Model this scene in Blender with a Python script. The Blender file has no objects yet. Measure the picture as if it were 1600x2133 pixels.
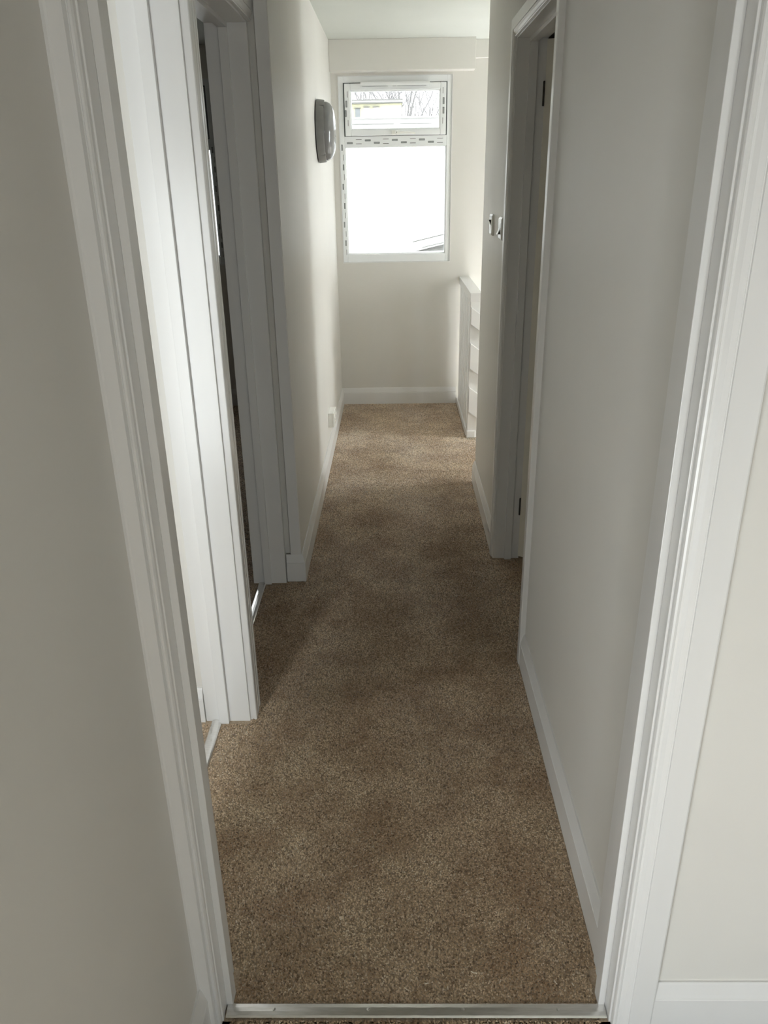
import bpy, bmesh, math, random
import numpy as np
from mathutils import Vector, Matrix

random.seed(7)
np.random.seed(7)
S = bpy.context.scene
COL = S.collection

# ------------------------------------------------------------------ camera
W, H, F = 1600.0, 2133.0, 1629.7
PITCH, YAW, ROLL, EYE = 0.404114632, -0.0174809568, -0.0162517084, 1.55
cp, sp, cy, sy = math.cos(PITCH), math.sin(PITCH), math.cos(YAW), math.sin(YAW)
fwd = Vector((sy * cp, cy * cp, -sp))
rt = Vector((cy, -sy, 0))
up = rt.cross(fwd)
r2 = math.cos(ROLL) * rt + math.sin(ROLL) * up
u2 = -math.sin(ROLL) * rt + math.cos(ROLL) * up
cam = bpy.data.objects.new('camera', bpy.data.cameras.new('camera'))
COL.objects.link(cam)
cam.matrix_world = Matrix(((r2.x, u2.x, -fwd.x, 0), (r2.y, u2.y, -fwd.y, 0), (r2.z, u2.z, -fwd.z, EYE), (0, 0, 0, 1)))
cam.data.sensor_fit = 'VERTICAL'
cam.data.sensor_height = 24.0
cam.data.lens = 24.0 * F / H
cam.data.clip_start = 0.02
cam.data.clip_end = 300
S.camera = cam

# ------------------------------------------------------------------ sky, exposure
SKY = 17.0
world = bpy.data.worlds.new('overcast_sky')
S.world = world
world.use_nodes = True
bg = world.node_tree.nodes['Background']
bg.inputs['Color'].default_value = (0.965, 0.98, 1.0, 1)
bg.inputs['Strength'].default_value = SKY
S.view_settings.view_transform = 'Standard'
S.view_settings.look = 'None'
S.view_settings.gamma = 1.0
S.view_settings.use_curve_mapping = False
S.view_settings.exposure = 0.42
S.cycles.max_bounces = 16
S.cycles.diffuse_bounces = 12
S.cycles.glossy_bounces = 4
S.cycles.transparent_max_bounces = 8
S.cycles.sample_clamp_indirect = 8.0
S.cycles.caustics_reflective = False
S.cycles.caustics_refractive = False


def portal(name, loc, rot, sx, sz):
    """Sampling portal in a window opening: it gives off no light of its own."""
    l = bpy.data.lights.new(name, 'AREA')
    l.shape = 'RECTANGLE'
    l.size, l.size_y = sx, sz
    l.cycles.is_portal = True
    o = bpy.data.objects.new(name, l)
    o.location = loc
    o.rotation_euler = rot
    COL.objects.link(o)


PI = math.pi
portal('window_portal', (0.017, 5.80, 1.57), (-PI / 2, 0, 0), 0.74, 1.15)      # shines towards -y
portal('window_portal', (-1.549, 5.80, 1.57), (-PI / 2, 0, 0), 0.74, 1.15)


# ------------------------------------------------------------------ materials
def mat(name, col, rough=0.5, spec=0.5, metal=0.0):
    m = bpy.data.materials.new(name)
    m.use_nodes = True
    b = m.node_tree.nodes['Principled BSDF']
    b.inputs['Base Color'].default_value = (*col, 1)
    b.inputs['Roughness'].default_value = rough
    b.inputs['Specular IOR Level'].default_value = spec
    b.inputs['Metallic'].default_value = metal
    return m


def node(m, t, **kw):
    n = m.node_tree.nodes.new(t)
    for k, v in kw.items():
        setattr(n, k, v)
    return n


def bump(m, layers):
    """layers: (noise scale, detail, strength, distance, mapping scale)"""
    nt = m.node_tree
    b = nt.nodes['Principled BSDF']
    tc = node(m, 'ShaderNodeTexCoord')
    prev = None
    for sc, det, st, dist, ms in layers:
        mp = node(m, 'ShaderNodeMapping')
        mp.inputs['Scale'].default_value = ms
        nt.links.new(tc.outputs['Object'], mp.inputs['Vector'])
        n = node(m, 'ShaderNodeTexNoise')
        n.inputs['Scale'].default_value = sc
        n.inputs['Detail'].default_value = det
        nt.links.new(mp.outputs['Vector'], n.inputs['Vector'])
        bp = node(m, 'ShaderNodeBump')
        bp.inputs['Strength'].default_value = st
        bp.inputs['Distance'].default_value = dist
        nt.links.new(n.outputs['Fac'], bp.inputs['Height'])
        if prev:
            nt.links.new(prev.outputs['Normal'], bp.inputs['Normal'])
        prev = bp
    nt.links.new(prev.outputs['Normal'], b.inputs['Normal'])


def tint(m, a, c, scale, detail=3.0, lo=0.35, hi=0.65, ms=(1, 1, 1)):
    nt = m.node_tree
    b = nt.nodes['Principled BSDF']
    tc = node(m, 'ShaderNodeTexCoord')
    mp = node(m, 'ShaderNodeMapping')
    mp.inputs['Scale'].default_value = ms
    nt.links.new(tc.outputs['Object'], mp.inputs['Vector'])
    n = node(m, 'ShaderNodeTexNoise')
    n.inputs['Scale'].default_value = scale
    n.inputs['Detail'].default_value = detail
    nt.links.new(mp.outputs['Vector'], n.inputs['Vector'])
    r = node(m, 'ShaderNodeValToRGB')
    r.color_ramp.elements[0].position, r.color_ramp.elements[1].position = lo, hi
    r.color_ramp.elements[0].color = (*a, 1)
    r.color_ramp.elements[1].color = (*c, 1)
    nt.links.new(n.outputs['Fac'], r.inputs['Fac'])
    nt.links.new(r.outputs['Color'], b.inputs['Base Color'])


M = {}
M['wall'] = mat('cream_wall_paint', (.735, .728, .70), .5, .35)
tint(M['wall'], (.645, .63, .594), (.665, .653, .618), 2.2, 3)
bump(M['wall'], [(420, 2, .10, .0006, (1, 1, 1)), (5, 3, .22, .004, (1, 1, .35))])
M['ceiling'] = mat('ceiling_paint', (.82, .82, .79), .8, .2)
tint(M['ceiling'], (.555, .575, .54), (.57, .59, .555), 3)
M['trim'] = mat('white_gloss_paint', (.84, .84, .825), .28, .5)
tint(M['trim'], (.695, .69, .678), (.715, .715, .708), 6, 3, ms=(1, 1, .2))
bump(M['trim'], [(60, 3, .05, .0007, (1, 1, .10))])
M['door'] = mat('door_paint', (.74, .71, .62), .45, .4)
tint(M['door'], (.72, .69, .60), (.76, .73, .64), 5, 3, ms=(1, 1, .2))
M['upvc'] = mat('white_window_plastic', (.86, .875, .88), .22, .5)
tint(M['upvc'], (.80, .82, .83), (.81, .83, .84), 9)
M['sash_gap_shade'] = mat('grey_gap_shade', (.09, .10, .10), .6)
tint(M['sash_gap_shade'], (.08, .09, .09), (.11, .12, .12), 30)
M['tape'] = mat('grey_tape_print', (.30, .32, .32), .5)
tint(M['tape'], (.28, .30, .30), (.33, .35, .35), 80)
M['tape_dark'] = mat('dark_tape_print', (.10, .11, .11), .5)
tint(M['tape_dark'], (.09, .10, .10), (.12, .13, .13), 80)
M['plastic'] = mat('white_switch_plastic', (.86, .86, .82), .25, .5)
tint(M['plastic'], (.85, .85, .81), (.87, .87, .83), 40)
M['dark'] = mat('dark_slot_and_shade', (.02, .02, .02), .6)
tint(M['dark'], (.015, .015, .015), (.03, .028, .025), 60)
M['lampgrey'] = mat('grey_lamp_plastic', (.44, .43, .40), .38, .5)
tint(M['lampgrey'], (.18, .177, .168), (.20, .197, .188), 30)
M['lamplens'] = mat('pearl_lamp_lens', (.48, .48, .47), .10, .6)
tint(M['lamplens'], (.18, .18, .178), (.20, .20, .198), 20)
M['metal'] = mat('brushed_aluminium', (.78, .77, .74), .24, .5, 1.0)
tint(M['metal'], (.72, .71, .68), (.82, .81, .79), 40, 4, ms=(1, 8, 1))
M['hinge'] = mat('dark_hinge_steel', (.06, .05, .045), .5, .5, .6)
tint(M['hinge'], (.05, .04, .035), (.08, .07, .06), 60)
M['underlay'] = mat('carpet_backing', (.24, .18, .12), .95, .0)
tint(M['underlay'], (.36, .28, .2), (.5, .4, .3), 220, 3)
M['tread'] = mat('brown_stair_carpet', (.26, .20, .15), .95, .0)
tint(M['tread'], (.16, .115, .08), (.36, .29, .22), 260, 3)
M['render'] = mat('pale_render', (.80, .78, .62), .9, .1)
tint(M['render'], (.84, .83, .60), (.86, .85, .63), .8)
M['render2'] = mat('white_render', (.84, .84, .82), .9, .1)
tint(M['render2'], (.72, .72, .71), (.76, .76, .75), .8)
M['shed'] = mat('white_roof_sheet', (.85, .85, .84), .8, .1)
tint(M['shed'], (.83, .83, .82), (.87, .87, .86), 1.5)
M['fascia'] = mat('weathered_fascia', (.075, .075, .07), .8, .1)
tint(M['fascia'], (.27, .27, .26), (.30, .30, .29), 2)
M['outglass'] = mat('blue_grey_glass', (.085, .095, .105), .1, .3)
tint(M['outglass'], (.31, .33, .35), (.32, .345, .365), 2)
M['bark'] = mat('grey_bark', (.088, .084, .088), .9, .05)
tint(M['bark'], (.31, .305, .31), (.35, .345, .35), 9)
M['paving'] = mat('pale_paving', (.62, .61, .58), .9, .1)
tint(M['paving'], (.40, .395, .38), (.46, .45, .43), .7)
M['lint'] = mat('pale_wool_fibre', (.62, .54, .42), .9, .1)
tint(M['lint'], (.52, .44, .33), (.70, .62, .50), 90)


def glass(name, t_):
    m = bpy.data.materials.new(name)
    m.use_nodes = True
    nt = m.node_tree
    nt.nodes.clear()
    out = node(m, 'ShaderNodeOutputMaterial')
    mix = node(m, 'ShaderNodeMixShader')
    t = node(m, 'ShaderNodeBsdfTransparent')
    t.inputs['Color'].default_value = (t_ * .985, t_, t_ * .995, 1)
    g = node(m, 'ShaderNodeBsdfGlossy')
    g.inputs['Roughness'].default_value = .01
    fr = node(m, 'ShaderNodeFresnel')
    ge = node(m, 'ShaderNodeNewGeometry')
    ior = node(m, 'ShaderNodeMapRange')              # the same reflectance from either side of the thin pane
    ior.inputs['To Min'].default_value = 1.45
    ior.inputs['To Max'].default_value = 1 / 1.45
    nt.links.new(ge.outputs['Backfacing'], ior.inputs['Value'])
    nt.links.new(ior.outputs['Result'], fr.inputs['IOR'])
    nt.links.new(fr.outputs[0], mix.inputs[0])
    nt.links.new(t.outputs[0], mix.inputs[1])
    nt.links.new(g.outputs[0], mix.inputs[2])
    nt.links.new(mix.outputs[0], out.inputs[0])
    return m


M['glass'] = glass('clear_glass', .95)
M['double_glass'] = glass('dimmed_double_glass', .37)  # tint darkened to hold back daylight through the two far windows


def pile():
    m = mat('brown_twist_pile', (.3, .22, .15), .5, .6)
    nt = m.node_tree
    b = nt.nodes['Principled BSDF']
    g = node(m, 'ShaderNodeNewGeometry')
    r = node(m, 'ShaderNodeValToRGB')
    e = r.color_ramp.elements
    e[0].position, e[0].color = 0.0, (.20, .135, .08, 1)  # darkest tufts also stand in for shaded holes in the pile
    e[1].position, e[1].color = 1.0, (.86, .78, .66, 1)
    for p_, c in ((.28, (.48, .355, .225, 1)), (.68, (.67, .52, .355, 1)), (.92, (.80, .67, .50, 1))):
        x = e.new(p_)
        x.color = c
    nt.links.new(g.outputs['Random Per Island'], r.inputs['Fac'])
    tc = node(m, 'ShaderNodeTexCoord')
    n = node(m, 'ShaderNodeTexNoise')
    n.inputs['Scale'].default_value = 5.5
    n.inputs['Detail'].default_value = 5
    n.inputs['Roughness'].default_value = .6
    nt.links.new(tc.outputs['Object'], n.inputs['Vector'])
    r2_ = node(m, 'ShaderNodeValToRGB')
    r2_.color_ramp.elements[0].position, r2_.color_ramp.elements[1].position = .37, .62
    r2_.color_ramp.elements[0].color = (.80, .69, .60, 1)  # noise patches paint in the shading of leaning pile
    r2_.color_ramp.elements[1].color = (1.20, 1.19, 1.17, 1)
    nt.links.new(n.outputs['Fac'], r2_.inputs['Fac'])
    mx = node(m, 'ShaderNodeMix', data_type='RGBA', blend_type='MULTIPLY')
    mx.inputs[0].default_value = 1
    nt.links.new(r.outputs['Color'], mx.inputs[6])
    nt.links.new(r2_.outputs['Color'], mx.inputs[7])
    nt.links.new(mx.outputs[2], b.inputs['Base Color'])
    b.inputs['Sheen Weight'].default_value = 1.0
    b.inputs['Sheen Tint'].default_value = (1, .96, .9, 1)
    b.inputs['Sheen Roughness'].default_value = .4
    tr = node(m, 'ShaderNodeBsdfTranslucent')
    nt.links.new(mx.outputs[2], tr.inputs['Color'])
    ms = node(m, 'ShaderNodeMixShader')
    ms.inputs[0].default_value = .15
    nt.links.new(b.outputs[0], ms.inputs[1])
    nt.links.new(tr.outputs[0], ms.inputs[2])
    nt.links.new(ms.outputs[0], nt.nodes['Material Output'].inputs['Surface'])
    return m


M['pile'] = pile()


# ------------------------------------------------------------------ mesh helpers
def bm_new():
    return bmesh.new()


def box(bm, x0, x1, y0, y1, z0, z1, bev=0.0):
    vs = [bm.verts.new((x, y, z)) for x in (x0, x1) for y in (y0, y1) for z in (z0, z1)]
    fs = [bm.faces.new([vs[i] for i in q]) for q in ((0, 1, 3, 2), (4, 6, 7, 5), (0, 4, 5, 1), (2, 3, 7, 6), (0, 2, 6, 4), (1, 5, 7, 3))]
    if bev > 0:
        es = list({e for f in fs for e in f.edges})
        bmesh.ops.bevel(bm, geom=es, offset=bev, segments=2, profile=.5, affect='EDGES')
    return bm


def prism(bm, prof, A, B, U, V, ma=0.0, mb=0.0):
    """Sweep a closed profile [(u, v)] from A to B; ma, mb shear the ends along the path per unit of u (mitres)."""
    A, B, U, V = Vector(A), Vector(B), Vector(U), Vector(V)
    d = (B - A).normalized()
    a = [bm.verts.new(A + U * u + V * v + d * (ma * u)) for u, v in prof]
    b = [bm.verts.new(B + U * u + V * v + d * (mb * u)) for u, v in prof]
    n = len(prof)
    for i in range(n):
        j = (i + 1) % n
        bm.faces.new((a[i], a[j], b[j], b[i]))
    bm.faces.new(a[::-1])
    bm.faces.new(b)
    return bm


def lathe(bm, prof, seg=40, axis='x', c=(0, 0, 0)):
    """prof: [(along axis, radius)]"""
    rings = []
    for t, r in prof:
        ring = []
        for k in range(seg):
            a = 2 * PI * k / seg
            p, q = r * math.cos(a), r * math.sin(a)
            v = (t, p, q) if axis == 'x' else (p, t, q) if axis == 'y' else (p, q, t)
            ring.append(bm.verts.new((c[0] + v[0], c[1] + v[1], c[2] + v[2])))
        rings.append(ring)
    for a, b in zip(rings, rings[1:]):
        for k in range(seg):
            bm.faces.new((a[k], a[(k + 1) % seg], b[(k + 1) % seg], b[k]))
    bm.faces.new(rings[0][::-1])
    bm.faces.new(rings[-1])
    return bm


def tube(bm, pts, rad, seg=6):
    pts = [Vector(p) for p in pts]
    rings = []
    for i, p in enumerate(pts):
        d = (pts[min(i + 1, len(pts) - 1)] - pts[max(i - 1, 0)]).normalized()
        s = d.cross(Vector((0.31, 0.77, 0.55))).normalized()
        t = d.cross(s)
        r = rad[i] if isinstance(rad, (list, tuple)) else rad
        rings.append([bm.verts.new(p + (s * math.cos(2 * PI * k / seg) + t * math.sin(2 * PI * k / seg)) * r) for k in range(seg)])
    for a, b in zip(rings, rings[1:]):
        for k in range(seg):
            bm.faces.new((a[k], a[(k + 1) % seg], b[(k + 1) % seg], b[k]))
    bm.faces.new(rings[0][::-1])
    bm.faces.new(rings[-1])
    return bm


def obj(name, bm, m, parent=None, smooth=False, loc=None):
    bmesh.ops.recalc_face_normals(bm, faces=bm.faces)
    me = bpy.data.meshes.new(name)
    if loc is not None:
        bmesh.ops.translate(bm, verts=bm.verts, vec=-Vector(loc))
    bm.to_mesh(me)
    bm.free()
    me.materials.append(M[m] if isinstance(m, str) else m)
    if smooth:
        me.shade_smooth()
        try:
            me.set_sharp_from_angle(angle=math.radians(35))
        except Exception:
            pass
    o = bpy.data.objects.new(name, me)
    COL.objects.link(o)
    if loc is not None:
        o.location = loc
    if parent:
        o.parent = parent
        if loc is None:
            pass
    return o


def struct(name, bm, m, label=None):
    o = obj(name, bm, m)
    o['kind'] = 'structure'
    if label:
        o['label'] = label
    return o


def empty(name, loc=(0, 0, 0)):
    o = bpy.data.objects.new(name, None)
    o.empty_display_size = .05
    COL.objects.link(o)
    return o


def tag(o, label, cat, group=None, kind=None):
    o['label'] = label
    o['category'] = cat
    if group:
        o['group'] = group
    if kind:
        o['kind'] = kind
    return o


def sroot(name, label):
    o = empty(name)
    o['kind'] = 'structure'
    o['label'] = label
    return o


# ------------------------------------------------------------------ plan (metres; camera stands at x 0, y 0)
XR = 0.433            # corridor side of the right wall
XR2 = 0.536           # far side of the right wall
XL = -0.397           # corridor side of the left wall beyond the doors
XB = -0.463           # corridor side of the left wall with the doors
XRM = -0.60           # room side of the left wall
YN, YN2 = 1.04, 1.15  # the wall with the nearest doorway
YF, YF2 = 5.705, 5.88 # window wall
ZC = 2.34             # ceiling
ZF = -0.006           # top of the floor under the pile

# floor and ceiling
bm = bm_new()
box(bm, -3.3, 0.52, 0.35, YF2, -.16, ZF)
box(bm, 0.52, 2.3, 0.35, 4.05, -.16, ZF)
box(bm, -.50, 3.3, -3.1, YN, -.16, ZF)
struct('floor', bm, 'underlay', 'brown carpeted floor of corridor and rooms')
bm = bm_new()
box(bm, -3.3, 2.7, 0.35, YF2, ZC, ZC + .15)
box(bm, -.50, 3.3, -3.1, YN, ZC, ZC + .15)
struct('ceiling', bm, 'ceiling', 'flat white painted ceiling above the corridor')

# walls
HD = 2.01             # underside of the head linings
bm = bm_new()
box(bm, XRM, -0.384, YN, YN2, ZF, ZC)
box(bm, 0.440, 3.2, YN, YN2, ZF, ZC)
box(bm, -0.384, 0.440, YN, YN2, HD + .027, ZC)
struct('wall_near', bm, 'wall', 'cream wall around the nearest doorway')
bm = bm_new()
box(bm, XRM, -0.392, 0.35, YN, ZF, ZC)
box(bm, -0.50, -0.392, -3.0, -1.25, ZF, ZC)
box(bm, -0.50, -0.392, -0.05, 0.35, ZF, ZC)
box(bm, -0.50, -0.392, -1.25, -0.05, ZF, 0.10)
box(bm, -0.50, -0.392, -1.25, -0.05, .92, ZC)
struct('wall_left', bm, 'wall', 'cream wall beside the camera, left of the nearest doorway')
bm = bm_new()
box(bm, -0.50, .6, -3.1, -3.0, ZF, ZC)
box(bm, 1.2, 3.3, -3.1, -3.0, ZF, ZC)
box(bm, .6, 1.2, -3.1, -3.0, ZF, .5)
box(bm, .6, 1.2, -3.1, -3.0, 1.7, ZC)
struct('wall_rear', bm, 'wall')
bm = bm_new()
box(bm, 2.2, 2.7, 3.95, 4.10, -2.8, ZC)
box(bm, 2.2, 2.7, 4.70, YF, -2.8, ZC)  # stair wall thickened so the window reveal shields the end wall from light
box(bm, 2.2, 2.7, 4.10, 4.70, -2.8, .35)
box(bm, 2.2, 2.7, 4.10, 4.70, 1.85, ZC)
box(bm, 3.2, 3.3, -3.0, YN2, ZF, ZC)
struct('wall_right', bm, 'wall')
bm = bm_new()
box(bm, XRM, XB, YN2, 1.192, ZF, ZC)
box(bm, XRM, XB, 1.192, 2.014, HD + .027, ZC)
box(bm, XRM, XB, 2.014, 2.055, ZF, ZC)
box(bm, XRM, XB, 2.055, 2.918, HD + .027, ZC)
box(bm, XRM, -.442, 2.934, YF, ZF, ZC)
box(bm, -.442, XL, 2.918, YF, ZF, ZC)
struct('wall_left', bm, 'wall', 'cream corridor wall with two doorways, carrying the round lamp')
bm = bm_new()
box(bm, XR, XR2, YN2, 2.313, ZF, ZC)
box(bm, XR, XR2, 2.313, 3.132, HD + .007, ZC)
box(bm, XR, XR2, 3.132, 4.05, ZF, ZC)
box(bm, XR2, 2.2, 3.95, 4.05, -2.8, ZC)
struct('wall_right', bm, 'wall', 'cream corridor wall carrying the two light switches')
bm = bm_new()
WX0, WX1, WZ0, WZ1 = -0.355, 0.388, 1.002, 2.153
VX0, VX1 = -1.921, -1.178
for a, b in ((-3.3, VX0), (VX1, WX0), (WX1, 2.7)):
    box(bm, a, b, YF, YF2, -2.8, ZC)
for a, b in ((VX0, VX1), (WX0, WX1)):
    box(bm, a, b, YF, YF2, -2.8, WZ0)
    box(bm, a, b, YF, YF2, WZ1, ZC)
struct('wall_far', bm, 'wall', 'cream end wall around the corridor window')
bm = bm_new()
box(bm, -3.3, XRM, 1.996, 2.05, ZF, ZC)
struct('wall_left', bm, 'wall', 'cream partition between the two side rooms')
bm = bm_new()                              # side room walls out of view
box(bm, -3.3, -.97, 0.35, 0.45, ZF, ZC)
box(bm, -.65, XRM, 0.35, 0.45, ZF, ZC)
box(bm, -.97, -.65, 0.35, 0.45, ZF, .30)
box(bm, -.97, -.65, 0.35, 0.45, 1.6, ZC)
box(bm, -3.3, -3.2, 0.45, .8, ZF, ZC)
box(bm, -3.3, -3.2, 1.3, YF, ZF, ZC)
box(bm, -3.3, -3.2, .8, 1.3, ZF, .8)
box(bm, -3.3, -3.2, .8, 1.3, 1.6, ZC)
struct('wall_left', bm, 'wall')
bm = bm_new()                              # the dark room behind the half open door
box(bm, XR2, 2.2, 2.1, 2.2, ZF, ZC)
box(bm, 2.1, 2.2, 2.2, 3.95, ZF, ZC)
box(bm, XR2, 2.2, YN2, YN2 + .02, ZF, ZC)
struct('wall_right', bm, 'wall')
portal('window_portal', (-0.49, -0.65, .51), (0, -PI / 2, 0), .82, 1.2)
portal('window_portal', (-3.29, 1.05, 1.2), (0, -PI / 2, 0), .8, .5)
portal('window_portal', (.9, -3.09, 1.1), (PI / 2, 0, 0), .6, 1.2)
portal('window_portal', (2.69, 4.4, 1.10), (0, PI / 2, 0), 1.5, .6)
portal('window_portal', (-.81, .36, .95), (PI / 2, 0, 0), .32, 1.3)

# boxed pipe casings above the window
bm = bm_new()
box(bm, XL, 0.520, 5.595, YF, 2.166, ZC, .003)
struct('trim_1', bm, 'wall', 'boxed casing under the ceiling above the window')
bm = bm_new()
box(bm, 0.520, 1.6, YF - .022, YF, 2.236, ZC, .003)
struct('trim_2', bm, 'wall', 'shallow casing strip right of the boxed casing')

# ------------------------------------------------------------------ skirting
SK = [(0, -.01), (.015, -.01), (.015, .078), (.0135, .0795), (.0135, .0815), (.0145, .083), (.012, .090), (.006, .110), (.004, .115), (0, .115)]


def skirting(name, runs, label=None):
    bm = bm_new()
    for A, B, U, ma, mb in runs:
        prism(bm, SK, A, B, U, (0, 0, 1), ma, mb)
    return struct(name, bm, 'trim', label)


skirting('baseboard_left', [((XL, 2.918, 0), (XL, YF, 0), (1, 0, 0), -1, -1), ((-.460, 2.918, 0), (XL, 2.918, 0), (0, -1, 0), 0, 1)],
         'white moulded skirting along the left corridor wall')
skirting('baseboard_right', [((XR, 1.177, 0), (XR, 2.285, 0), (-1, 0, 0), 0, 0)], 'white skirting between the nearest doorway and the dark door')
skirting('baseboard_right', [((XR, 3.168, 0), (XR, 4.05, 0), (-1, 0, 0), 0, 1), ((XR, 4.05, 0), (XR2, 4.05, 0), (0, 1, 0), -1, 0)], 'white skirting below the light switches')
skirting('baseboard_far', [((XL, YF, 0), (.447, YF, 0), (0, -1, 0), 1, 0)], 'white skirting below the window')
skirting('baseboard_near', [((.4905, YN, 0), (3.2, YN, 0), (0, -1, 0), 0, 0)], 'white skirting on the wall right of the nearest doorway')
skirting('baseboard_left', [((-.392, .29, 0), (-.392, 1.0235, 0), (1, 0, 0), 0, 0)], 'white skirting left of the nearest doorway')
skirting('baseboard_left', [((-3.2, 1.996, 0), (-.602, 1.996, 0), (0, -1, 0), 0, 0)], 'white skirting inside the first side room')
skirting('baseboard_far', [((-3.2, YF, 0), (XRM, YF, 0), (0, -1, 0), 0, 0)], 'white skirting inside the second side room')

# ------------------------------------------------------------------ door frames
ARCH = [(0, 0), (0, .007), (.0015, .0105), (.0045, .012), (.008, .0112), (.0095, .0085), (.013, .0095), (.019, .0135), (.027, .0158), (.0278, .0148),
        (.0292, .0152), (.030, .0175), (.0705, .018), (.0728, .0172), (.074, .0150), (.074, 0)]


def arch(w):
    return [(u * w / .074, v) for u, v in ARCH]


# nearest doorway
d1 = sroot('door_1', 'white frame of the nearest doorway, without a door')
bm = bm_new()
box(bm, -.384, -.357, YN, YN2, ZF, HD, .0012)
obj('lining', bm, 'trim', d1)
bm = bm_new()
box(bm, .413, .440, YN, YN2, ZF, HD, .0012)
obj('lining', bm, 'trim', d1)
bm = bm_new()
box(bm, -.384, .440, YN, YN2, HD, HD + .027, .0012)
obj('lining_head', bm, 'trim', d1)
bm = bm_new()
box(bm, -.357, -.344, 1.072, 1.102, ZF, HD, .001)
obj('door_stop', bm, 'trim', d1)
bm = bm_new()
box(bm, .400, .413, 1.072, 1.102, ZF, HD, .001)
obj('door_stop', bm, 'trim', d1)
bm = bm_new()
box(bm, -.344, .400, 1.072, 1.102, HD - .013, HD, .001)
obj('door_stop', bm, 'trim', d1)
bm = bm_new()
prism(bm, arch(.074), (.4165, YN, ZF), (.4165, YN, HD + .004), (1, 0, 0), (0, -1, 0), 0, 1)
obj('architrave', bm, 'trim', d1)
LA = [(0, 0), (0, .008), (.002, .0115), (.005, .012), (.0065, .009), (.008, .009), (.010, .0165), (.0275, .018), (.030, .0195), (.033, .024), (.036, .024), (.036, 0)]
bm = bm_new()
prism(bm, LA, (-.3595, YN, ZF), (-.3595, YN, HD + .004), (-1, 0, 0), (0, -1, 0), 0, 0)
obj('architrave', bm, 'trim', d1)
bm = bm_new()
prism(bm, arch(.074), (-.3595, YN, HD + .004), (.4165, YN, HD + .004), (0, 0, 1), (0, -1, 0), 0, 1)
obj('architrave', bm, 'trim', d1)
bm = bm_new()
box(bm, .4145, XR, YN2, 1.177, ZF, HD + .04, .003)
obj('cover_strip', bm, 'trim', d1)

# the two doorways in the left wall
d2 = sroot('door_2', 'bright white frame of the first doorway in the left wall')
for nm, y0, y1 in (('lining', 1.987, 2.014), ('lining', 1.192, 1.219)):
    bm = bm_new()
    box(bm, XRM, XB, y0, y1, ZF, HD, .001)
    obj(nm, bm, 'trim', d2)
bm = bm_new()
box(bm, XRM, XB, 1.192, 2.014, HD, HD + .027, .001)
obj('lining_head', bm, 'trim', d2)
for y0, y1 in ((1.973, 1.987), (1.219, 1.233)):
    bm = bm_new()
    box(bm, -.557, -.527, y0, y1, ZF, HD - .014, .001)
    obj('door_stop', bm, 'trim', d2)
bm = bm_new()
box(bm, -.557, -.527, 1.219, 1.987, HD - .014, HD, .001)
obj('door_stop', bm, 'trim', d2)
# moulded cover board on the post between the two doorways
PC = [(0, 0), (0, .018), (.002, .020), (.006, .020), (.008, .0165), (.010, .0165), (.013, .0185), (.033, .0195), (.035, .0165), (.0375, .0165), (.040, .0195),
      (.058, .0185), (.061, .0155), (.063, .0155), (.066, .019), (.076, .019), (.078, .017), (.078, 0)]
bm = bm_new()
prism(bm, PC, (XB, 1.9945, ZF), (XB, 1.9945, HD + .075), (0, 1, 0), (1, 0, 0))
obj('cover_board', bm, 'trim', d2)
bm = bm_new()
prism(bm, arch(.07), (XB, 1.1925, HD + .006), (XB, 1.9945, HD + .006), (0, 0, 1), (1, 0, 0))
obj('architrave', bm, 'trim', d2)

d3 = sroot('door_3', 'white frame of the second doorway in the left wall')
for y0, y1 in ((2.89, 2.917), (2.055, 2.085)):
    bm = bm_new()
    box(bm, XRM, XB, y0, y1, ZF, HD, .001)
    obj('lining', bm, 'trim', d3)
bm = bm_new()
box(bm, XRM, XB, 2.055, 2.917, HD, HD + .027, .001)
obj('lining_head', bm, 'trim', d3)
for y0, y1 in ((2.878, 2.89), (2.085, 2.097)):
    bm = bm_new()
    box(bm, -.554, -.525, y0, y1, ZF, HD - .014, .001)
    obj('door_stop', bm, 'trim', d3)
bm = bm_new()
box(bm, -.554, -.525, 2.085, 2.89, HD - .014, HD, .001)
obj('door_stop', bm, 'trim', d3)
bm = bm_new()
prism(bm, arch(.07), (XB, 2.0745, HD + .006), (XB, 2.917, HD + .006), (0, 0, 1), (1, 0, 0))
obj('architrave', bm, 'trim', d3)

bm = bm_new()
box(bm, -.441, XL - .001, 2.912, 2.918, .1155, HD + .075, .0015)
obj('cover_board', bm, 'trim', d3)

# the dark door in the right wall, standing half open into its room
HR = 1.982
d4 = sroot('door_4', 'door standing half open into the dark room on the right')
for y0, y1 in ((2.313, 2.340), (3.105, 3.132)):
    bm = bm_new()
    box(bm, XR - .004, XR2, y0, y1, ZF, HR, .001)
    obj('lining', bm, 'trim', d4)
bm = bm_new()
box(bm, XR - .004, XR2, 2.313, 3.132, HR, HR + .035, .001)
obj('lining_head', bm, 'trim', d4)
for y0, y1 in ((2.340, 2.352), (3.093, 3.105)):
    bm = bm_new()
    box(bm, .472, .501, y0, y1, ZF, HR - .012, .001)
    obj('door_stop', bm, 'trim', d4)
bm = bm_new()
box(bm, .472, .501, 2.340, 3.105, HR - .012, HR, .001)
obj('door_stop', bm, 'trim', d4)
AW = .060
bm = bm_new()
prism(bm, arch(AW), (XR, 2.345, ZF), (XR, 2.345, HR + .004), (0, -1, 0), (-1, 0, 0), 0, 1)
obj('architrave', bm, 'trim', d4)
bm = bm_new()
prism(bm, arch(AW), (XR, 3.108, ZF), (XR, 3.108, HR + .004), (0, 1, 0), (-1, 0, 0), 0, 1)
obj('architrave', bm, 'trim', d4)
bm = bm_new()
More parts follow.
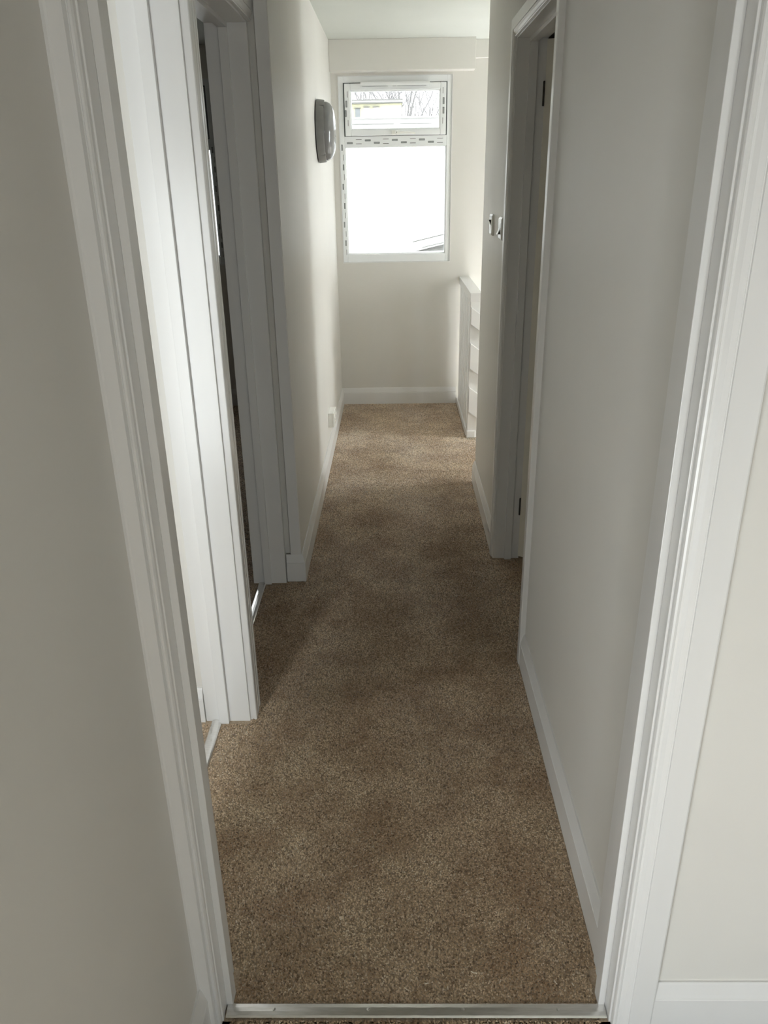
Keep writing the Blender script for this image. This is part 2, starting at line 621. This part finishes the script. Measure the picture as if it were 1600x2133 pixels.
prism(bm, arch(AW), (XR, 2.345, HR + .004), (XR, 3.108, HR + .004), (0, 0, 1), (-1, 0, 0), -1, 1)
obj('architrave', bm, 'trim', d4)
HX, HY, OPEN = .524, 3.088, math.radians(60)
bm = bm_new()
box(bm, .004, .044 - .004, -.760, -.004, .012, HR - .006, .0015)
rot = Matrix.Rotation(OPEN, 4, 'Z')
leaf = obj('door_leaf', bm, 'door', d4)
leaf.matrix_world = Matrix.Translation((HX, HY, 0)) @ rot
for zc in (.25, 1.81):
    bm = bm_new()
    box(bm, -.0050, -.001, -.0070, -.0005, zc - .038, zc + .038, .0005)
    tube(bm, [(-.0025, -.004, zc - .039), (-.0025, -.004, zc + .039)], .0032, 10)
    k = obj('hinge', bm, 'hinge', leaf)
    k['label'] = 'dark steel butt hinge'
bm = bm_new()
lathe(bm, [(-.0, .026), (-.006, .026), (-.010, .011), (-.045, .010), (-.048, .008)], 20, 'x', (.004, -.70, 1.0))
tube(bm, [(-.042, -.70, 1.0), (-.044, -.66, 1.0), (-.042, -.60, .998)], [.009, .009, .007], 8)
obj('door_handle', bm, 'metal', leaf, smooth=True)


# ------------------------------------------------------------------ windows
def ring(bm, x0, x1, z0, z1, wl, wr, wb, wt, y0, y1, bev=.002):
    box(bm, x0, x0 + wl, y0, y1, z0, z1, bev)
    box(bm, x1 - wr, x1, y0, y1, z0, z1, bev)
    box(bm, x0 + wl, x1 - wr, y0, y1, z0, z0 + wb, bev)
    box(bm, x0 + wl, x1 - wr, y0, y1, z1 - wt, z1, bev)


def slot(par, x, z, w, h, y, filled):
    """One printed mark of the protective tape on the plastic frame."""
    bm = bm_new()
    if filled:
        box(bm, x - w / 2, x + w / 2, y - .0006, y + .001, z - h / 2, z + h / 2)
        o = obj('tape_mark', bm, 'tape_dark', par)
        bm = bm_new()
        e = .0022
        box(bm, x - w / 2 + e, x + w / 2 - e, y - .0012, y + .001, z - h / 2 + e, z + h / 2 - e)
        o2 = obj('tape_mark', bm, 'tape', par)
    else:
        box(bm, x - w / 2, x + w / 2, y - .0006, y + .001, z - h / 2, z + h / 2)
        obj('tape_mark', bm, 'tape_dark', par)


def make_window(name, label, ox, marks_left=True, marks_right=False):
    w = sroot(name, label)
    X = lambda v: v + ox
    yf, yb = YF + .004, YF + .07
    bm = bm_new()                                      # plastered reveal edge bead
    ring(bm, X(-.355), X(.388), WZ0, WZ1, .004, .004, .006, .004, YF - .004, YF + .03, 0)
    obj('frame_bead', bm, 'trim', w)
    bm = bm_new()
    ring(bm, X(-.351), X(.384), 1.008, 2.149, .031, .031, .052, .040, yf, yb)
    box(bm, X(-.320), X(.353), yf, yb, 1.738, 1.803, .002)
    fr = obj('window_frame', bm, 'upvc', w)
    bm = bm_new()                                      # glazing beads of the lower light, stepped back
    ring(bm, X(-.322), X(.355), 1.058, 1.742, .008, .008, .008, .008, yf + .010, yb - .01, .002)
    obj('glazing_bead', bm, 'upvc', w)
    bm = bm_new()
    ring(bm, X(-.3203), X(.3533), 1.800, 2.112, .0065, .0065, .004, .0065, yf - .001, yf + .05, 0)
    obj('sash_gap_shade', bm, 'sash_gap_shade', w)  # dark ring paints the shadow line in the gap around the sash
    bm = bm_new()                                      # top hung opening light, proud of the frame
    ring(bm, X(-.3125), X(.3455), 1.803, 2.107, .038, .038, .036, .040, yf - .014, yb - .01, .004)
    sa = obj('sash', bm, 'upvc', w)
    bm = bm_new()
    ring(bm, X(-.2765), X(.3095), 1.837, 2.069, .008, .008, .008, .008, yf - .006, yb - .02, .003)
    obj('glazing_bead', bm, 'upvc', w)
    bm = bm_new()
    box(bm, X(-.272), X(.305), yf + .026, yf + .032, 1.842, 2.064)
    obj('pane', bm, 'double_glass', sa)
    bm = bm_new()
    box(bm, X(-.316), X(.349), yf + .026, yf + .032, 1.064, 1.736)
    obj('pane', bm, 'double_glass', w)
    # trickle vent across the head
    bm = bm_new()
    prism(bm, [(0, 0), (0, .022), (.010, .026), (.022, .026), (.022, 0)], (X(-.206), yf - .012, 2.1115), (X(.238), yf - .012, 2.1115), (0, 0, -1), (0, -1, 0))
    v = obj('trickle_vent', bm, 'upvc', w)
    bm = bm_new()
    for a, b in ((-.195, -.030), (.0, .022), (.030, .215)):
        box(bm, X(a), X(b), yf - .034, yf - .014, 2.0875, 2.0893)
    obj('vent_slot', bm, 'tape', v)
    # handle on the bottom rail of the sash
    ys = yf - .014
    bm = bm_new()
    box(bm, X(-.010), X(.045), ys - .010, ys, 1.806, 1.832, .003)
    lathe(bm, [(0, .014), (-.020, .013), (-.026, .010)], 20, 'y', (X(.027), ys, 1.819))
    tube(bm, [(X(.027), ys - .021, 1.818), (X(.06), ys - .026, 1.819), (X(.10), ys - .027, 1.818), (X(.145), ys - .024, 1.812)], [.009, .0078, .0068, .0055], 10)
    hd = obj('handle', bm, 'plastic', sa, smooth=True)
    bm = bm_new()
    lathe(bm, [(0, .0045), (-.002, .0045)], 12, 'y', (X(.027), ys - .0255, 1.819))
    k = obj('handle_lock', bm, 'dark', w)
    # printed tape marks
    y0 = yf
    for i in range(11):
        x = X(-.286 + .0595 * i)
        lowrow, highrow = 1.761, 1.776
        if i % 3 == 0:
            slot(fr, x, lowrow, .038, .011, y0, True)
        elif i % 3 == 2:
            slot(fr, x, highrow, .038, .011, y0, True)
        else:
            slot(fr, x, lowrow - .005, .038, .0035, y0, False)
            slot(fr, x, highrow + .006, .038, .0028, y0, False)
    sides = []
    if marks_left:
        sides.append(-.3355)
    if marks_right:
        sides.append(.3685)
    for sx in sides:
        for i, z in enumerate([1.735 - .060 * k for k in range(12)]):
            if i % 2 == 0:
                slot(fr, X(sx + (.003 if i % 4 else -.003)), z, .009, .036, y0, True)
            else:
                slot(fr, X(sx + .006), z, .0028, .036, y0, False)
    for sx, s in ((-.2965, 1), (.3285, -1)):
        for i, z in enumerate((2.045, 1.990, 1.935, 1.880) if s > 0 else (2.060, 2.000, 1.945, 1.885)):
            if i in ((1, 2) if s > 0 else (1, 2)):
                slot(sa, X(sx - s * (.004 if i == 1 and s > 0 else .010 if i == 2 and s > 0 else 0)), z, .011, .038, ys, True)
            else:
                slot(sa, X(sx + s * .004), z, .0030, .036, ys, False)
    return w


make_window('window_1', 'white plastic corridor window with opening top light and taped frame', 0.0)
make_window('window_2', 'sliver of a white plastic window in the second side room', -1.566, False, True)


def assumed_window(name, x0, x1, y0, y1, z0, z1, turn=False):  # unseen windows, assumed and sized for the daylight they let in
    w = sroot(name, 'plain white window assumed out of view to bring in daylight')
    bm = bm_new()
    t = .04
    box(bm, x0, x1, y0, y0 + t, z0, z1, .003)
    box(bm, x0, x1, y1 - t, y1, z0, z1, .003)
    box(bm, x0, x1, y0 + t, y1 - t, z0, z0 + t, .003)
    box(bm, x0, x1, y0 + t, y1 - t, z1 - t, z1, .003)
    if turn:
        bmesh.ops.rotate(bm, verts=bm.verts, cent=(0, 0, 0), matrix=Matrix.Rotation(PI / 2, 3, 'Z'))
    obj('window_frame', bm, 'upvc', w)
    bm = bm_new()
    xm = (x0 + x1) / 2
    box(bm, xm - .003, xm + .003, y0 + t, y1 - t, z0 + t, z1 - t)
    if turn:
        bmesh.ops.rotate(bm, verts=bm.verts, cent=(0, 0, 0), matrix=Matrix.Rotation(PI / 2, 3, 'Z'))
    obj('pane', bm, 'glass', w)


assumed_window('window_3', -.48, -.42, -1.25, -0.05, .10, .92)
assumed_window('window_4', .37, .43, .65, .97, .30, 1.6, True)
assumed_window('window_6', -3.08, -3.02, -1.2, -.6, .5, 1.7, True)  # added in the rear wall to brighten surfaces facing the camera
assumed_window('window_7', 2.62, 2.68, 4.10, 4.70, .35, 1.85)
assumed_window('window_5', -3.28, -3.22, .8, 1.3, .8, 1.6)

# ------------------------------------------------------------------ threshold strips
TS = [(-.016, 0), (-.0155, .0035), (-.012, .006), (-.004, .0072), (.004, .0072), (.012, .006), (.0155, .0035), (.016, 0)]


def threshold(A, B, U, label):
    bm = bm_new()
    mid = (Vector(A) + Vector(B)) / 2
    prism(bm, TS, A, B, U, (0, 0, 1))
    t = obj('threshold_strip', bm, 'metal', loc=(mid.x, mid.y, ZF))
    tag(t, label, 'threshold strip', 'metal threshold strips')
    n = 4
    for k in range(n):
        bm = bm_new()
        p = Vector(A).lerp(Vector(B), (k + .5) / n)
        lathe(bm, [(.0062, .0036), (.0078, .0034), (.0082, .0020)], 12, 'z', (p.x, p.y, ZF))
        s = obj('screw', bm, 'metal', None, True)
        s.parent = t
        s.matrix_parent_inverse = Matrix.Translation(-t.location)


threshold((-.354, 1.0605, ZF), (.412, 1.0605, ZF), (0, 1, 0), 'aluminium carpet strip across the nearest doorway')
threshold((-.566, 1.22, ZF), (-.566, 1.986, ZF), (1, 0, 0), 'aluminium carpet strip in the first left doorway, beside the bright white frame')
threshold((-.563, 2.086, ZF), (-.563, 2.889, ZF), (1, 0, 0), 'shining aluminium carpet strip in the second left doorway')

# ------------------------------------------------------------------ round wall lamp
lx, ly, lz, lr = XL, 4.556, 1.776, .152
lamp = empty('wall_lamp')
lamp.location = (lx, ly, lz)
tag(lamp, 'round grey bulkhead lamp with domed lens on the left corridor wall', 'lamp')
bm = bm_new()
lathe(bm, [(0, lr - .012), (.006, lr - .012)], 48, 'x')
obj('shadow_gap_plate', bm, 'dark', lamp, True)  # black disc puts the shadow gap behind the lamp into colour
bm = bm_new()
lathe(bm, [(.005, lr - .004), (.006, lr), (.040, lr - .004), (.045, lr - .008), (.045, lr - .03)], 48, 'x')
for a in (.9, 2.24, -.9, -2.24):
    box(bm, .008, .047, (lr - .012) * math.cos(a) - .008, (lr - .012) * math.cos(a) + .008, (lr - .012) * math.sin(a) - .008, (lr - .012) * math.sin(a) + .008, .002)
obj('housing', bm, 'lampgrey', lamp, True)
bm = bm_new()
lathe(bm, [(.044, lr - .012)] + [(.046 + .050 * math.sin(t), (lr - .012) * (math.cos(t) ** .55)) for t in [k * PI / 2 / 14 for k in range(0, 14)]] + [(.096, .004)], 48, 'x')
obj('lens', bm, 'lamplens', lamp, True)
bm = bm_new()
for s in (1, -1):
    box(bm, .046, .060, -lr + .016, -lr + .03, s * .004 - .0012, s * .004 + .0012)
obj('lens_clip', bm, 'lampgrey', lamp)

# ------------------------------------------------------------------ double socket low on the left wall
so = empty('double_socket')
so.location = (XL, 4.512, .239)
tag(so, 'white surface mounted double socket low on the left wall above the skirting', 'socket')
bm = bm_new()
box(bm, 0, .028, -.072, .072, -.0425, .0425, .002)
obj('back_box', bm, 'plastic', so)
bm = bm_new()
box(bm, .028, .037, -.073, .073, -.043, .043, .003)
obj('face_plate', bm, 'plastic', so)
for yy in (-.036, .036):
    bm = bm_new()
    box(bm, .036, .041, yy - .006, yy + .006, .010, .032, .001)
    obj('rocker', bm, 'plastic', so)
    for dy, dz, w_, h_ in ((0, -.002, .005, .010), (-.011, -.022, .008, .005), (.011, -.022, .008, .005)):
        bm = bm_new()
        box(bm, .0365, .0374, yy + dy - w_ / 2, yy + dy + w_ / 2, dz - h_ / 2, dz + h_ / 2)
        obj('pin_hole', bm, 'dark', so)


# ------------------------------------------------------------------ light switches
def light_switch(y, z, top_out, label):
    s = empty('light_switch')
    s.location = (XR, y, z)
    tag(s, label, 'switch', 'light switches on the right wall')
    bm = bm_new()
    prism(bm, [(-.043, 0), (-.043, .006), (-.036, .011), (.036, .011), (.043, .006), (.043, 0)], (0, -.043, 0), (0, .043, 0), (0, 0, 1), (-1, 0, 0))
    obj('switch_plate', bm, 'plastic', s)
    a, b = (.016, .0045) if top_out else (.0045, .016)
    bm = bm_new()
    prism(bm, [(-.021, .004), (-.021, .011 + b - .004), (0, .0125), (.021, .011 + a - .004), (.021, .004)], (0, -.016, 0), (0, .016, 0), (0, 0, 1), (-1, 0, 0))
    obj('rocker', bm, 'plastic', s)
    bm = bm_new()
    zz = (.003, .019) if top_out else (-.019, -.003)
    v = [(0, -.0166, zz[0]), (-.0125, -.0166, zz[0]), (-.0185, -.0166, zz[1] if top_out else zz[0]), (-.0115, -.0166, zz[1])]
    pr_ = [(.011, .004), (.0205, .0205), (.011, .0205)] if top_out else [(.011, -.004), (.011, -.0205), (.0205, -.0205)]
    prism(bm, [(p[1], p[0]) for p in pr_], (0, -.0172, 0), (0, -.0160, 0), (0, 0, 1), (-1, 0, 0))
    obj('rocker_side_shade', bm, 'dark', s)  # dark wedge paints the shade on the rocker's near side
    for dy in (-.030, .030):
        bm = bm_new()
        lathe(bm, [(-.0105, .0035), (-.0117, .003)], 10, 'x', (0, dy, 0))
        obj('screw', bm, 'metal', s)


light_switch(3.645, 1.353, True, 'white light switch nearer the window, rocker out at the top')
light_switch(3.322, 1.355, False, 'white light switch nearer the dark door frame, rocker out at the bottom')

# ------------------------------------------------------------------ balustrade at the stair head
ba = empty('balustrade')
ba.location = (.49, 4.9, 0)
tag(ba, 'white painted balustrade at the stair head below the window', 'balustrade')


def bpart(name, bm, m='trim'):
    o = obj(name, bm, m, ba)
    o.matrix_parent_inverse = Matrix.Translation(-ba.location)
    return o


bm = bm_new()
box(bm, .456, .527, 4.842, YF, .852, .903, .003)
bpart('handrail', bm)
bm = bm_new()
box(bm, .459, .527, 4.852, 4.922, ZF, .853, .003)
bpart('newel_post', bm)
y = 4.965
while y < 5.66:
    bm = bm_new()
    box(bm, .460, .488, y, y + .090, .036, .853, .002)
    bpart('spindle', bm)
    y += .1175
bm = bm_new()
box(bm, .452, .50, 4.90, YF, ZF, .036, .003)
bpart('bottom_rail', bm)
SL = -.765
for z0, z1 in ((.822, .719), (.606, .449), (.330, .171)):
    bm = bm_new()
    L = .95
    x0 = .4625
    vs = [(x0, z0), (x0, z1), (x0 + L, z1 + SL * L), (x0 + L, z0 + SL * L)]
    a = [bm.verts.new((x, 4.831, z)) for x, z in vs]
    b = [bm.verts.new((x, 4.852, z)) for x, z in vs]
    for i in range(4):
        bm.faces.new((a[i], a[(i + 1) % 4], b[(i + 1) % 4], b[i]))
    bm.faces.new(a[::-1])
    bm.faces.new(b)
    bmesh.ops.bevel(bm, geom=list(bm.edges), offset=.002, segments=1, affect='EDGES')
    bpart('sloping_board', bm)
bm = bm_new()
box(bm, .454, .512, 4.836, 4.93, ZF, .045, .006)
bpart('newel_foot', bm)

# stairs going down behind the right wall
bm = bm_new()
for k in range(10):
    box(bm, .52 + .165 * k, .52 + .165 * (k + 1) + .02, 4.05, 4.83, -.20 * (k + 1) - .25, -.20 * (k + 1))
st = struct('floor', bm, 'tread', 'carpeted stairs going down beside the balustrade')

# ------------------------------------------------------------------ carpet pile
def carpet(label, areas):
    P = []
    for x0, x1, y0, y1, s in areas:
        nx, ny = int((x1 - x0) / s), int((y1 - y0) / s)
        gx, gy = np.meshgrid(np.arange(nx), np.arange(ny))
        p = np.stack([x0 + (gx.ravel() + .5 + np.random.uniform(-.45, .45, nx * ny)) * s, y0 + (gy.ravel() + .5 + np.random.uniform(-.45, .45, nx * ny)) * s, np.full(nx * ny, s)], 1)
        P.append(p)
    P = np.concatenate(P)
    n = len(P)
    ang = np.random.uniform(0, 2 * PI, n)
    # broad lean of the pile: trodden and brushed patches
    lx_ = .5 * np.sin(P[:, 0] * 9 + 1.7 * np.sin(P[:, 1] * 5)) + .3 * np.sin(P[:, 1] * 13 + 2)
    ly_ = .5 * np.sin(P[:, 1] * 7 + 1.3 * np.sin(P[:, 0] * 8)) + .3 * np.sin(P[:, 0] * 17)
    hgt = np.random.uniform(.0020, .0050, n)
    lean = np.random.uniform(0, .0045, n)
    la = np.random.uniform(0, 2 * PI, n)
    tip = np.stack([P[:, 0] + lean * np.cos(la) + .0016 * lx_, P[:, 1] + lean * np.sin(la) + .0016 * ly_, ZF + hgt], 1)
    V = np.zeros((n, 4, 3))
    rad = P[:, 2] * .85
    for k in range(3):
        a = ang + 2 * PI * k / 3
        V[:, k, 0] = P[:, 0] + rad * np.cos(a)
        V[:, k, 1] = P[:, 1] + rad * np.sin(a)
        V[:, k, 2] = ZF - .0005
    V[:, 3] = tip
    base = (np.arange(n) * 4)[:, None, None]
    T = base + np.array([[0, 1, 3], [1, 2, 3], [2, 0, 3]])[None]
    me = bpy.data.meshes.new('carpet_pile')
    me.vertices.add(n * 4)
    me.vertices.foreach_set('co', V.ravel().astype(np.float32))
    nt = n * 3
    me.loops.add(nt * 3)
    me.loops.foreach_set('vertex_index', T.ravel().astype(np.int32))
    me.polygons.add(nt)
    me.polygons.foreach_set('loop_start', (np.arange(nt) * 3).astype(np.int32))
    me.polygons.foreach_set('loop_total', np.full(nt, 3, np.int32))
    me.update(calc_edges=True)
    me.materials.append(M['pile'])
    o = bpy.data.objects.new('carpet_pile', me)
    COL.objects.link(o)
    tag(o, label, 'carpet', None, 'stuff')


carpet('mottled brown twist pile carpet covering the corridor floor', [
    (-.343, .399, 1.078, 1.156, .0040), (-.46, .417, 1.152, 2.304, .0040), (-.46, .417, 2.3, 2.904, .0042), (-.38, .417, 2.90, 3.404, .0043), (-.38, .417, 3.4, 4.854, .0046),
    (-.38, .447, 4.85, 5.69, .0048), (.418, .53, 2.355, 3.09, .0048), (.418, .52, 4.067, 4.83, .0048), (-.548, -.46, 1.235, 1.972, .0044), (-.546, -.46, 2.10, 2.876, .0044)])
carpet('brown twist pile carpet in front of the nearest threshold strip', [(-.343, .399, .55, 1.0435, .0040)])
carpet('brown pile carpet inside the first room on the left', [(-1.25, -.584, 1.25, 1.975, .0065)])
carpet('brown pile carpet inside the second room on the left', [(-.8, -.581, 2.1, 2.87, .0055), (-.85, -.61, 2.9, 4.0, .006), (-1.25, -.7, 4.0, 5.69, .0075)])


# loose fibres shed by the new carpet
def fibre(bm, x, y, ln, a, r, bend):
    pts = []
    for k in range(6):
        t = k / 5 - .5
        pts.append((x + ln * t * math.cos(a) - bend * ln * math.sin(3 * t) * math.sin(a), y + ln * t * math.sin(a) + bend * ln * math.sin(3 * t) * math.cos(a), .0025 + .003 * abs(math.sin(5 * t))))
    tube(bm, pts, r, 5)


bm = bm_new()
fibre(bm, -.255, 1.815, .036, .28, .0009, .16)
o = obj('wool_fibre', bm, 'lint', loc=(-.255, 1.815, 0))
tag(o, 'longest pale curled fibre lying loose on the carpet by the first left doorway', 'fibre')
bm = bm_new()
for k in range(150):
    x, y = random.uniform(-.36, .40), 1.1 + 3.0 * random.random() ** 1.5
    fibre(bm, x, y, random.uniform(.004, .013), random.uniform(0, PI), random.uniform(.0006, .0012), random.uniform(-.25, .25))
o = obj('carpet_lint', bm, 'lint')
tag(o, 'scattered pale wool lint on the brown corridor carpet', 'lint', None, 'stuff')

# ------------------------------------------------------------------ outside
GZ = -2.75
bm = bm_new()
box(bm, -60, 60, YF2 + .3, 120, GZ - .3, GZ)
g = obj('paved_yard', bm, 'paving')
g['kind'] = 'structure'
g['label'] = 'pale paved yard outside below the window'

b1 = empty('flat_roofed_building')
tag(b1, 'pale flat roofed building behind the bare tree, seen through the top light', 'building')
bm = bm_new()
box(bm, -9, .30, 30, 38, GZ, 3.86)
obj('wall', bm, 'render', b1)
bm = bm_new()
box(bm, -9.2, .34, 29.85, 38.1, 3.86, 3.90)
obj('eaves', bm, 'fascia', b1)
bm = bm_new()
box(bm, -9.2, .34, 29.8, 38.1, 3.95, 3.985)
obj('fascia', bm, 'fascia', b1)
bm = bm_new()
box(bm, -9.2, .33, 29.83, 38.0, 3.90, 3.95)
obj('parapet', bm, 'render2', b1)
for x0, x1, z0, z1 in ((-1.29, -1.12, 3.42, 3.72), (-.98, -.80, 3.42, 3.75), (-.66, -.48, 3.42, 3.75)):
    bm = bm_new()
    box(bm, x0, x1, 29.95, 30.02, z0, z1)
    f = obj('window', bm, 'render2' if x0 > -1.1 else 'outglass', b1)
    bm = bm_new()
    box(bm, x0 - .03, x1 + .03, 29.9, 30.02, z1 + .01, z1 + .03)
    obj('lintel', bm, 'fascia', f)

b2 = empty('white_annexe')
tag(b2, 'wide low white building filling the lower window pane', 'building')
bm = bm_new()
box(bm, -14, 14, 26, 29, GZ, 3.16)
obj('wall', bm, 'render2', b2)
bm = bm_new()
box(bm, -14.1, 14.1, 25.9, 29.1, 3.16, 3.20)
obj('coping', bm, 'render2', b2)
bm = bm_new()
for x0, x1 in ((-1.25, .03), (.20, 1.16)):
    box(bm, x0, x1, 25.88, 25.93, 3.00, 3.018)
obj('drip_edge', bm, 'fascia', b2)

sh = empty('lean_to_roof')
tag(sh, 'pale lean-to roof edge low in the corner of the lower pane', 'roof')
bm = bm_new()
prism(bm, [(0, 0), (0, -.10), (2.5, -.10), (2.5, 0)], (.20, 9.0, .895), (1.6, 9.0, 1.20), (0, 1, 0), (0, 0, 1))
obj('roof_slab', bm, 'shed', sh)
bm = bm_new()
tube(bm, [(.20, 8.98, .900), (1.6, 8.98, 1.205)], .006, 6)
obj('edge_trim', bm, 'fascia', sh)
bm = bm_new()
tube(bm, [(.30, 8.97, .84), (1.6, 8.97, 1.12)], .005, 6)
obj('edge_trim', bm, 'fascia', sh)
bm = bm_new()
box(bm, .18, 1.7, 9.0, 11.5, GZ, .80)
obj('wall', bm, 'shed', sh)


def tree(x, y, h, spread, seed, label, fork=.62, lean=0.0):
    rnd = random.Random(seed)
    root = empty('bare_tree')
    root.location = (x, y, GZ)
    tag(root, label, 'tree', 'bare winter trees outside')
    bt = bm_new()
    tube(bt, [(0, 0, -.1), (.03, 0, fork * h * .5), (lean, 0, fork * h)], [.16, .13, .10], 7)
    obj('trunk', bt, 'bark', root)
    bb = bm_new()

    def grow(p, d, ln, r, lev):
        pts = [p]
        q = Vector(p)
        dd = Vector(d)
        for k in range(3):
            dd = (dd + Vector((rnd.uniform(-.16, .16), rnd.uniform(-.1, .1), rnd.uniform(-.04, .12)))).normalized()
            q = q + dd * ln / 3
            pts.append(q.copy())
        tube(bb, pts, [r, r * .85, r * .7, r * .5], 4)
        if lev > 0:
            for k in range(3):
                t = pts[rnd.choice((1, 2, 3))]
                nd = (dd + Vector((rnd.uniform(-.75, .75), rnd.uniform(-.4, .4), rnd.uniform(-.1, .45)))).normalized()
                grow(t, nd, ln * rnd.uniform(.5, .72), r * .55, lev - 1)

    for k in range(9):
        a = -0.9 + 1.8 * k / 8
        grow((lean, 0, fork * h * (.86 + .14 * rnd.random())), Vector((math.sin(a) * spread, rnd.uniform(-.3, .3), 1)).normalized(), h * .34, .035, 3)
    obj('branches', bb, 'bark', root)


tree(.50, 39.0, 10.0, .75, 3, 'tall bare tree fanning out beside the flat roofed building', .62)
tree(-1.6, 46.0, 9.6, .8, 11, 'bare treetop showing above the left of the flat roof', .68)
tree(-.75, 58.0, 10.3, .8, 12, 'bare treetop showing above the middle of the flat roof', .68)
tree(1.95, 41.0, 7.4, 1.0, 21, 'low bushy bare tree at the right edge of the top light', .72)
